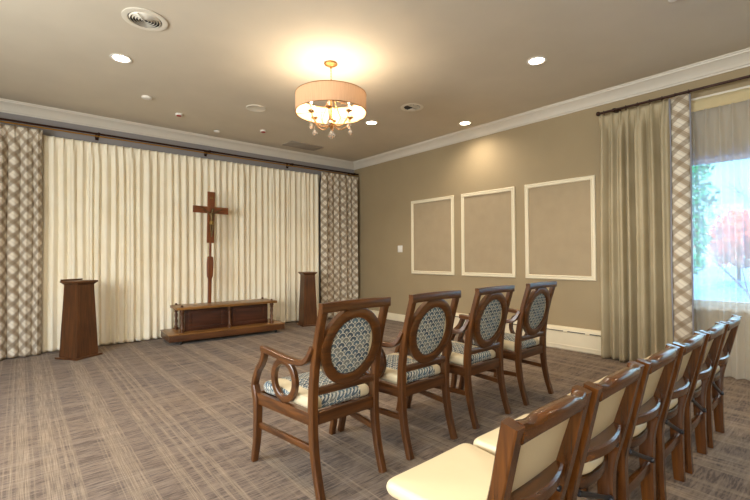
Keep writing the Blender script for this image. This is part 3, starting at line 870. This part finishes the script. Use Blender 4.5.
    ring = [(-.145, yl(-5.998)), (-.08, yl(-6.026)), (0, yl(-6.034)), (.08, yl(-6.026)), (.145, yl(-5.998))]
    MB().sweep([(x, y, .400) for x, y in cat(ring, 4)], (.02, .036), (0, 1, 0), c=.2).build('seat_rail', M['fold_x'], t)
    MB().cbox(-.152, .152, yl(-6.026), yl(-6.004), .200, .243, .004).build('stretcher', M['fold_x'], t)
    MB().cbox(-.136, .136, yl(-5.745), yl(-5.722), .150, .190, .004).build('stretcher', M['fold_x'], t)
    lk = MB().sweep([(-.150, yl(-6.038), .392), (.136, yl(-6.030), .262)], (.012, .016), (0, 1, 0), c=.3).build('folding_link', M['black'], t)
    for x, z in ((-.140, .388), (.130, .264)):
        MB().lathe([(0, -.010), (.010, -.010), (.012, 0), (.010, .010), (0, .010)], (x, yl(-6.036), z), 10, M_=Matrix.Rotation(PI/2, 4, 'X')).build('pivot', M['black'], lk)
    MB().lathe([(0, -.006), (.009, -.006), (.009, .004), (0, .006)], (.160, yl(-6.05)+.0, .462), 10, M_=Matrix.Rotation(PI/2, 4, 'X')).build('bolt', M['black'], t)
    return t
fl_ = ['padded folding chair nearest the camera, its broad cream seat in the foreground',
       'second padded folding chair from the camera in the second row',
       'third padded folding chair from the camera in the second row',
       'fourth padded folding chair from the camera in the second row',
       'padded folding chair next to last in the second row, counting towards the window',
       'padded folding chair at the window end of the second row']
proto = fold_chair()
for i, lb in enumerate(fl_):
    o = proto if i == 0 else copy_tree(proto)
    o.location = (-1.812-.4515*(5-i), -5.87-.018+.0072*(5-i), 0); o['label'] = lb

# ------------------------------------------------------------------ chandelier
cx, cy = -2.884, -3.342
t = thing('chandelier', 'gold chandelier with drum shade, candle arms and crystal drops', 'chandelier', (cx, cy, 0))
can = MB().lathe([(.0, H), (.062, H), (.066, H-.008), (.06, H-.018), (.03, H-.028), (.012, H-.034), (.010, H-.05), (0, H-.05)][::-1], (0, 0, 0), 28).build('canopy', M['gold'], t)
for k in range(8):
    z = H-.060-k*.0285; pts = []
    for j in range(12):
        a = 2*PI*j/12; x = .008*math.cos(a); zz_ = .017*math.sin(a)
        pts.append((x, 0, z+zz_) if k % 2 else (0, x, z+zz_))
    MB().sweep(pts, (.004, .004), (0, 1, 0) if k % 2 else (1, 0, 0), closed=True, sect='round').build('chain_link', M['gold'], t)
R = .341; z0, z1 = 2.563, 2.738
nseg = 72; V = []; UVv = []; F = []
for j in range(5):
    for i in range(nseg+1):
        a = 2*PI*i/nseg; V.append((R*math.cos(a), R*math.sin(a), z0+(z1-z0)*j/4)); UVv.append((a*R, z0+(z1-z0)*j/4))
for j in range(4):
    for i in range(nseg): F.append((j*(nseg+1)+i, j*(nseg+1)+i+1, (j+1)*(nseg+1)+i+1, (j+1)*(nseg+1)+i))
sh = build_cloth('drum_shade', (V, F, UVv), M['shade'], t)
for z in (z0, z1):
    MB().sweep([(R*math.cos(2*PI*k/60), R*math.sin(2*PI*k/60), z) for k in range(60)], (.007, .008), (0, 0, 1), closed=True, sect='round').build('rim', M['gold'], sh)
for k in range(3):
    a = 2*PI*k/3+.3
    MB().sweep([(0, 0, z1-.03), (R*math.cos(a), R*math.sin(a), z1-.006)], (.006, .006), (0, 0, 1), sect='round').build('spider_arm', M['gold'], sh)
    MB().sweep([(0, 0, z0+.015), (R*math.cos(a), R*math.sin(a), z0+.004)], (.004, .004), (0, 0, 1), sect='round').build('spider_arm', M['gold'], sh)
MB().lathe([(0, 2.405), (.010, 2.41), (.016, 2.425), (.03, 2.44), (.034, 2.455), (.02, 2.47), (.014, 2.49), (.024, 2.505), (.014, 2.52), (.010, 2.56), (.016, 2.60), (.010, 2.64), (.008, 2.72), (.014, 2.74), (.008, 2.76), (.006, 2.785), (0, 2.785)], (0, 0, 0), 16).build('column', M['gold'], t)
def drop(x, y, z, s, par):
    b = MB().lathe([(0, z), (.004*s, z+.004*s), (.017*s, z+.016*s), (.014*s, z+.026*s), (.004*s, z+.042*s), (0, z+.05*s)], (x, y, 0), 8)
    b.lathe([(0, z+.05*s), (.005*s, z+.056*s), (0, z+.062*s)], (x, y, 0), 6)
    return b.build('crystal_drop', M['crystal'], par, angle=5)
for k in range(6):
    a = 2*PI*k/6+.86; ca, sa = math.cos(a), math.sin(a)
    def q(r, z): return (r*ca, r*sa, z)
    pth = cat([q(.020, 2.455), q(.05, 2.425), q(.10, 2.418), q(.15, 2.445), q(.19, 2.50), q(.205, 2.535)], 6)
    arm = MB().sweep(pth, (.009, .009), (0, 0, 1), sect='round').build('arm', M['gold'], t)
    pth = cat([q(.008, 2.69), q(.035, 2.675), q(.055, 2.63), q(.09, 2.56), q(.105, 2.50), q(.08, 2.455), q(.045, 2.45), q(.03, 2.475)], 5)
    MB().sweep(pth, (.0065, .0065), (0, 0, 1), sect='round').build('scroll', M['gold'], arm)
    px, py = .205*ca, .205*sa
    MB().lathe([(0, 2.528), (.008, 2.532), (.012, 2.538), (.030, 2.55), (.032, 2.556), (.026, 2.558), (.012, 2.562), (0, 2.562)], (px, py, 0), 14).build('candle_cup', M['gold'], arm)
    MB().lathe([(.0, 2.560), (.0095, 2.560), (.0095, 2.615), (0, 2.615)], (px, py, 0), 12).build('candle_sleeve', M['candle'], arm)
    MB().lathe([(0, 2.615), (.006, 2.617), (.012, 2.632), (.013, 2.642), (.009, 2.656), (.003, 2.668), (0, 2.672)], (px, py, 0), 12).build('bulb', M['bulb'], arm)
    MB().sweep([(px, py, 2.53), (px, py, 2.435)], (.0022, .0022), (1, 0, 0), sect='round').build('wire', M['gold'], arm)
    drop(px, py, 2.375, 1.45, arm)
    L = bpy.data.lights.new('candle_light', 'POINT'); L.energy = 3.4; L.color = (1, .82, .60); L.shadow_soft_size = .012
    lo = bpy.data.objects.new('candle_light', L); COL.objects.link(lo); lo.location = (cx+px, cy+py, 2.685)
MB().sweep([(0, 0, 2.41), (0, 0, 2.38)], (.002, .002), (1, 0, 0), sect='round').build('wire', M['gold'], t)
drop(0, 0, 2.312, 1.9, t)

# ------------------------------------------------------------------ ceiling fixtures
def downlight():
    t = thing('downlight', 'x', 'ceiling light', (0, 0, H), 0, 'recessed round downlights in the ceiling')
    MB().lathe([(.066, -.001), (.088, -.001), (.092, -.006), (.088, -.009), (.072, -.008), (.066, -.001)], (0, 0, 0), 32).build('trim_ring', M['white'], t)
    MB().lathe([(0, -.004), (.067, -.004), (.067, -.001), (0, -.001)], (0, 0, 0), 32).build('lens', M['lamp_disc'], t)
    return t
DL = [((-4.455, -2.168), 'recessed downlight near the round ceiling vent at the left'),
      ((-1.398, -4.659), 'recessed downlight on the bare right part of the ceiling, nearest the window'),
      ((-.390, -3.056), 'recessed downlight close to the right wall, above the middle framed panel'),
      ((-1.427, -2.229), 'recessed downlight just right of the chandelier shade'),
      ((-4.455, -4.75), 'added unseen downlight above the aisle behind the camera'),  # from here on: unseen lamps, added as extra fill
      ((-4.455, -7.2), 'added unseen downlight at the rear left of the room'),
      ((-1.398, -7.2), 'added unseen downlight at the rear right of the room')]
proto = downlight()
for i, ((x, y), lb) in enumerate(DL):
    o = proto if i == 0 else copy_tree(proto)
    o.location = (x, y, H); o['label'] = lb
    L = bpy.data.lights.new('downlight_lamp', 'SPOT'); L.spot_size = math.radians(125); L.spot_blend = .9
    L.energy = 36 if x > -1 else 60; L.color = (1, .86, .70); L.shadow_soft_size = .05
    if x > -1: L.spot_size = math.radians(158); L.spot_blend = 1
    lo = bpy.data.objects.new('downlight_lamp', L); COL.objects.link(lo); lo.location = (x, y, H-.03)

t = thing('ceiling_vent', 'large round ceiling air vent with concentric rings at upper left', 'ceiling vent', (-4.429, -3.025, H))
MB().lathe([(.118, -.002), (.150, -.001), (.160, -.004), (.160, -.010), (.130, -.014), (.120, -.012), (.118, -.002)], (0, 0, 0), 40).build('flange', M['ceil_fix'], t)
MB().lathe([(0, -.003), (.119, -.003), (.119, -.001), (0, -.001)], (0, 0, 0), 32).build('backing', M['dark'], t)
for r in (.106, .086, .066, .046, .026):
    MB().lathe([(r-.004, -.018), (r+.004, -.006), (r+.005, -.006), (r-.002, -.019), (r-.004, -.018)], (0, 0, 0), 36).build('ring', M['ceil_fix'], t)
MB().cbox(-.004, .004, -.118, .004, -.024, -.018, .001, Matrix.Rotation(math.radians(-38), 4, 'Z')).build('crossbar', M['ceil_fix'], t)

t = thing('ceiling_vent', 'small round ceiling vent with cross louvres right of the chandelier', 'ceiling vent', (-1.425, -3.018, H))
MB().lathe([(.10, -.002), (.135, -.001), (.145, -.005), (.143, -.010), (.11, -.012), (.10, -.002)], (0, 0, 0), 40).build('flange', M['ceil_fix'], t)
MB().lathe([(0, -.003), (.101, -.003), (.101, -.001), (0, -.001)], (0, 0, 0), 32).build('backing', M['dark'], t)
for k in range(-4, 5):
    d = .021*k; hw = math.sqrt(max(.0, .098**2-d*d))
    if k < 0: MB().box(-hw, hw, d-.002, d+.002, -.013, -.004).build('louvre', M['ceil_fix'], t, smooth=False)
    elif k > 0: MB().box(d-.002, d+.002, 0, hw, -.013, -.004).build('louvre', M['ceil_fix'], t, smooth=False)
def puck(x, y, r, h, label, ring=False, cat_='detector', mat='white'):
    t = thing('ceiling_sensor', label, cat_, (x, y, H))
    MB().lathe([(0, -h), (r*.8, -h), (r*.95, -h*.85), (r, -h*.4), (r, -.0005), (0, -.0005)], (0, 0, 0), 24).build('housing', M[mat], t)
    if ring: MB().lathe([(0, -h-.008), (r*.6, -h-.008), (r*.72, -h), (0, -h+.001)], (0, 0, 0), 24).build('ring', M['red'], t)
puck(-4.049, -1.266, .055, .022, 'small white ceiling disc between the left downlight and the back wall')
puck(-3.595, -.888, .045, .022, 'small ceiling sprinkler cup with red centre, above the crown left of the cross', True, 'sprinkler')
puck(-2.949, -.464, .045, .018, 'small pale disc on the ceiling closest to the back crown moulding')
P_sp = (-1.77, -1.303)
puck(-1.77, -1.303, .045, .022, 'small grey ceiling sensor just below the chandelier drops', False)
puck(-2.43, -.92, .045, .022, 'small ceiling sprinkler cup with red centre left of the grey ceiling panel', True, 'sprinkler')
puck(-1.56, -5.80, .035, .022, 'small white ceiling sprinkler over the folding chairs', False, 'sprinkler')
t = thing('ceiling_speaker', 'flat round ceiling speaker cover left of the chandelier', 'speaker', (-2.917, -1.735, H))
MB().lathe([(0, -.007), (.105, -.007), (.115, -.010), (.122, -.006), (.122, -.0005), (0, -.0005)], (0, 0, 0), 36).build('cover', M['ceil_fix'], t)
t = thing('ceiling_panel', 'flat grey rectangular panel in the ceiling near the room corner', 'ceiling panel', (-1.53, -.56, H))
MB().cbox(-.31, .31, -.16, .16, -.012, -.0005, .003).build('plate', M['grey_vent'], t)

# ------------------------------------------------------------------ outside the window
def outdoor_ground():
    m, nt, out = new_mat('bluish wet paving'); n = N(nt)
    v = n.noise(n.coord(), .6, 3)
    n.bsdf(out, n.ramp(v, [(.35, lin(14, 84, 150)), (.65, lin(24, 112, 182))]), .35, 0, None, .5); return m
o = MB().box(.4, 90, -60, 60, -.45, -.35).build('outside_ground', outdoor_ground(), smooth=False); tag(o, kind='structure')
o = MB().cbox(1.0, 2.6, -40, 30, -.35, -.30, .01).build('outside_path', plain('pale walk', lin(170, 178, 180), .8)); tag(o, kind='structure')
def leafy(name, loc, r, h, rgb, label, group, seed, n=900, ls=.22, trunk=.1):
    R_ = random.Random(seed); t = thing(name, label, 'tree', loc, 0, group)
    MB().sweep(cat([(0, 0, 0), (.05, .03, h*.35), (0, -.04, h*.62), (.02, 0, h*.85)], 4), [(trunk*2*(1-k/14), trunk*2*(1-k/14)) for k in range(13)], (1, 0, 0), sect='round').build('trunk', M['bark'], t)
    vs = []; fs = []
    for _ in range(n):
        while True:
            p = Vector((R_.uniform(-1, 1), R_.uniform(-1, 1), R_.uniform(-1, 1)))
            if .25 < p.length < 1: break
        bump_ = 1+.18*math.sin(p.x*7+seed)*math.cos(p.y*6)
        p = Vector((p.x*r*bump_, p.y*r*bump_, h*.6+p.z*h*.42))
        a = Vector((R_.uniform(-1, 1), R_.uniform(-1, 1), R_.uniform(-1, 1))).normalized(); b_ = a.orthogonal().normalized()
        i = len(vs); s = ls*R_.uniform(.6, 1.2)
        vs += [p-a*s, p+b_*s*.5, p+a*s, p-b_*s*.5]; fs.append((i, i+1, i+2, i+3))
    MB().add(vs, fs).build('foliage', rgb, t, smooth=False)
    return t
M['bark'] = plain('bark', lin(90, 72, 60), .9)
M['leaf_orange'] = plain('orange autumn leaves', lin(220, 78, 26), .7, mottle=.35, scale=3)
M['leaf_green'] = plain('fresh green leaves', lin(36, 150, 84), .7, mottle=.35, scale=5)
M['leaf_dull'] = plain('olive leaves', lin(84, 116, 66), .7, mottle=.35, scale=3)
k = 0
for (x, y, r, h, mt, lb) in [(24, .9, 1.5, 4.6, 'leaf_orange', 'orange autumn tree beyond the window, beside the green tree'),
                             (26, -2.3, 1.35, 3.9, 'leaf_orange', 'low orange autumn tree beyond the middle of the window'),
                             (25, 4.3, 1.5, 4.5, 'leaf_orange', 'orange autumn tree beyond the right edge of the window')]:
    leafy('autumn_tree', (x, y, -.35), r, h, M[mt], lb, 'orange autumn trees outside the window', 30+k, 900, .26); k += 1
for (x, y, r, h, lb) in [(18, -1.0, 1.3, 1.9, 'low olive bush at the foot of the orange trees, at the left'),
                         (18, 2.0, 1.3, 1.8, 'low olive bush at the foot of the orange trees, at the right')]:
    leafy('bush', (x, y, -.35), r, h, M['leaf_dull'], lb, 'olive bushes outside the window', 50+k, 700, .16, .05); k += 1
leafy('green_tree', (5.6, -4.25, -.35), .50, 4.9, M['leaf_green'], 'tall green leafy tree just outside the window, beside the lattice border', None, 77, 1500, .10, .05)
# bare branches near the glass
t = thing('bare_shrub', 'thin bare branching shrub outside the window', 'shrub', (3.6, -5.9, -.35))
R_ = random.Random(4); b = MB()
def br(p, d, l, r, lev):
    q = p+d*l; mid = p+d*l*.5+Vector((R_.uniform(-.06, .06), R_.uniform(-.06, .06), 0))*l
    b.sweep([tuple(p), tuple(mid), tuple(q)], [(r, r), (r*.85, r*.85), (r*.7, r*.7)], (1, 0, 0), sect='round')
    if lev > 0:
        for _ in range(3):
            dd = (d+Vector((R_.uniform(-.7, .7), R_.uniform(-.9, .9), R_.uniform(-.1, .5)))*.8).normalized()
            br(q, dd, l*R_.uniform(.6, .85), r*.62, lev-1)
for s in (-.35, 0, .35): br(Vector((0, s*.2, 0)), Vector((0, s, 1)).normalized(), .95, .03, 4)
b.build('branches', M['bark'], t)

# ------------------------------------------------------------------ light
w = bpy.data.worlds.new('sky'); sc.world = w; w.use_nodes = True; nt = w.node_tree; nt.nodes.clear(); n = N(nt)
out = nt.nodes.new('ShaderNodeOutputWorld'); bg = nt.nodes.new('ShaderNodeBackground')
g = nt.nodes.new('ShaderNodeTexCoord').outputs['Generated']; Z = n.xyz(g)[2]
c = n.ramp(Z, [(0.0, (.11, .22, .25)), (.18, (.12, .235, .28)), (.38, (.55, .78, 1.05)), (1.0, (.7, 1.0, 1.3))])
nt.links.new(c, bg.inputs[0]); bg.inputs[1].default_value = 7.0
nt.links.new(bg.outputs[0], out.inputs[0])
L = bpy.data.lights.new('window_portal', 'AREA'); L.shape = 'RECTANGLE'; L.size = WY1-WY0; L.size_y = WZ1-WZ0; L.cycles.is_portal = True
o = bpy.data.objects.new('window_portal', L); COL.objects.link(o); o.location = (.13, (WY0+WY1)/2, (WZ0+WZ1)/2); o.rotation_euler = (0, PI/2, 0)
o.rotation_euler = Matrix(((0, 0, 1), (1, 0, 0), (0, 1, 0))).to_euler()   # -Z looks into the room (-X)

# ------------------------------------------------------------------ camera
yaw, pit, rol = .7103, .0131, -.0066
f = Vector((math.sin(yaw)*math.cos(pit), math.cos(yaw)*math.cos(pit), math.sin(pit)))
r = Vector((math.cos(yaw), -math.sin(yaw), 0)); u = r.cross(f)
r2 = r*math.cos(rol)+u*math.sin(rol); u2 = -r*math.sin(rol)+u*math.cos(rol)
cam = bpy.data.cameras.new('camera'); cam.sensor_fit = 'HORIZONTAL'; cam.sensor_width = 36; cam.lens = 412.7/750*36; cam.clip_start = .05; cam.clip_end = 300
co = bpy.data.objects.new('camera', cam); COL.objects.link(co)
mw = Matrix((( r2.x, u2.x, -f.x), (r2.y, u2.y, -f.y), (r2.z, u2.z, -f.z))).to_4x4(); mw.translation = Vector((-5.1667, -6.6343, 1.1812))
co.matrix_world = mw; sc.camera = co
sc.view_settings.view_transform = 'Standard'; sc.view_settings.look = 'None'; sc.view_settings.gamma = 1; sc.view_settings.use_curve_mapping = False
sc.view_settings.exposure = .62
sc.cycles.use_denoising = True; sc.cycles.max_bounces = 10; sc.cycles.diffuse_bounces = 5; sc.cycles.transparent_max_bounces = 16
sc.cycles.sample_clamp_indirect = 6; sc.cycles.caustics_reflective = False; sc.cycles.caustics_refractive = False
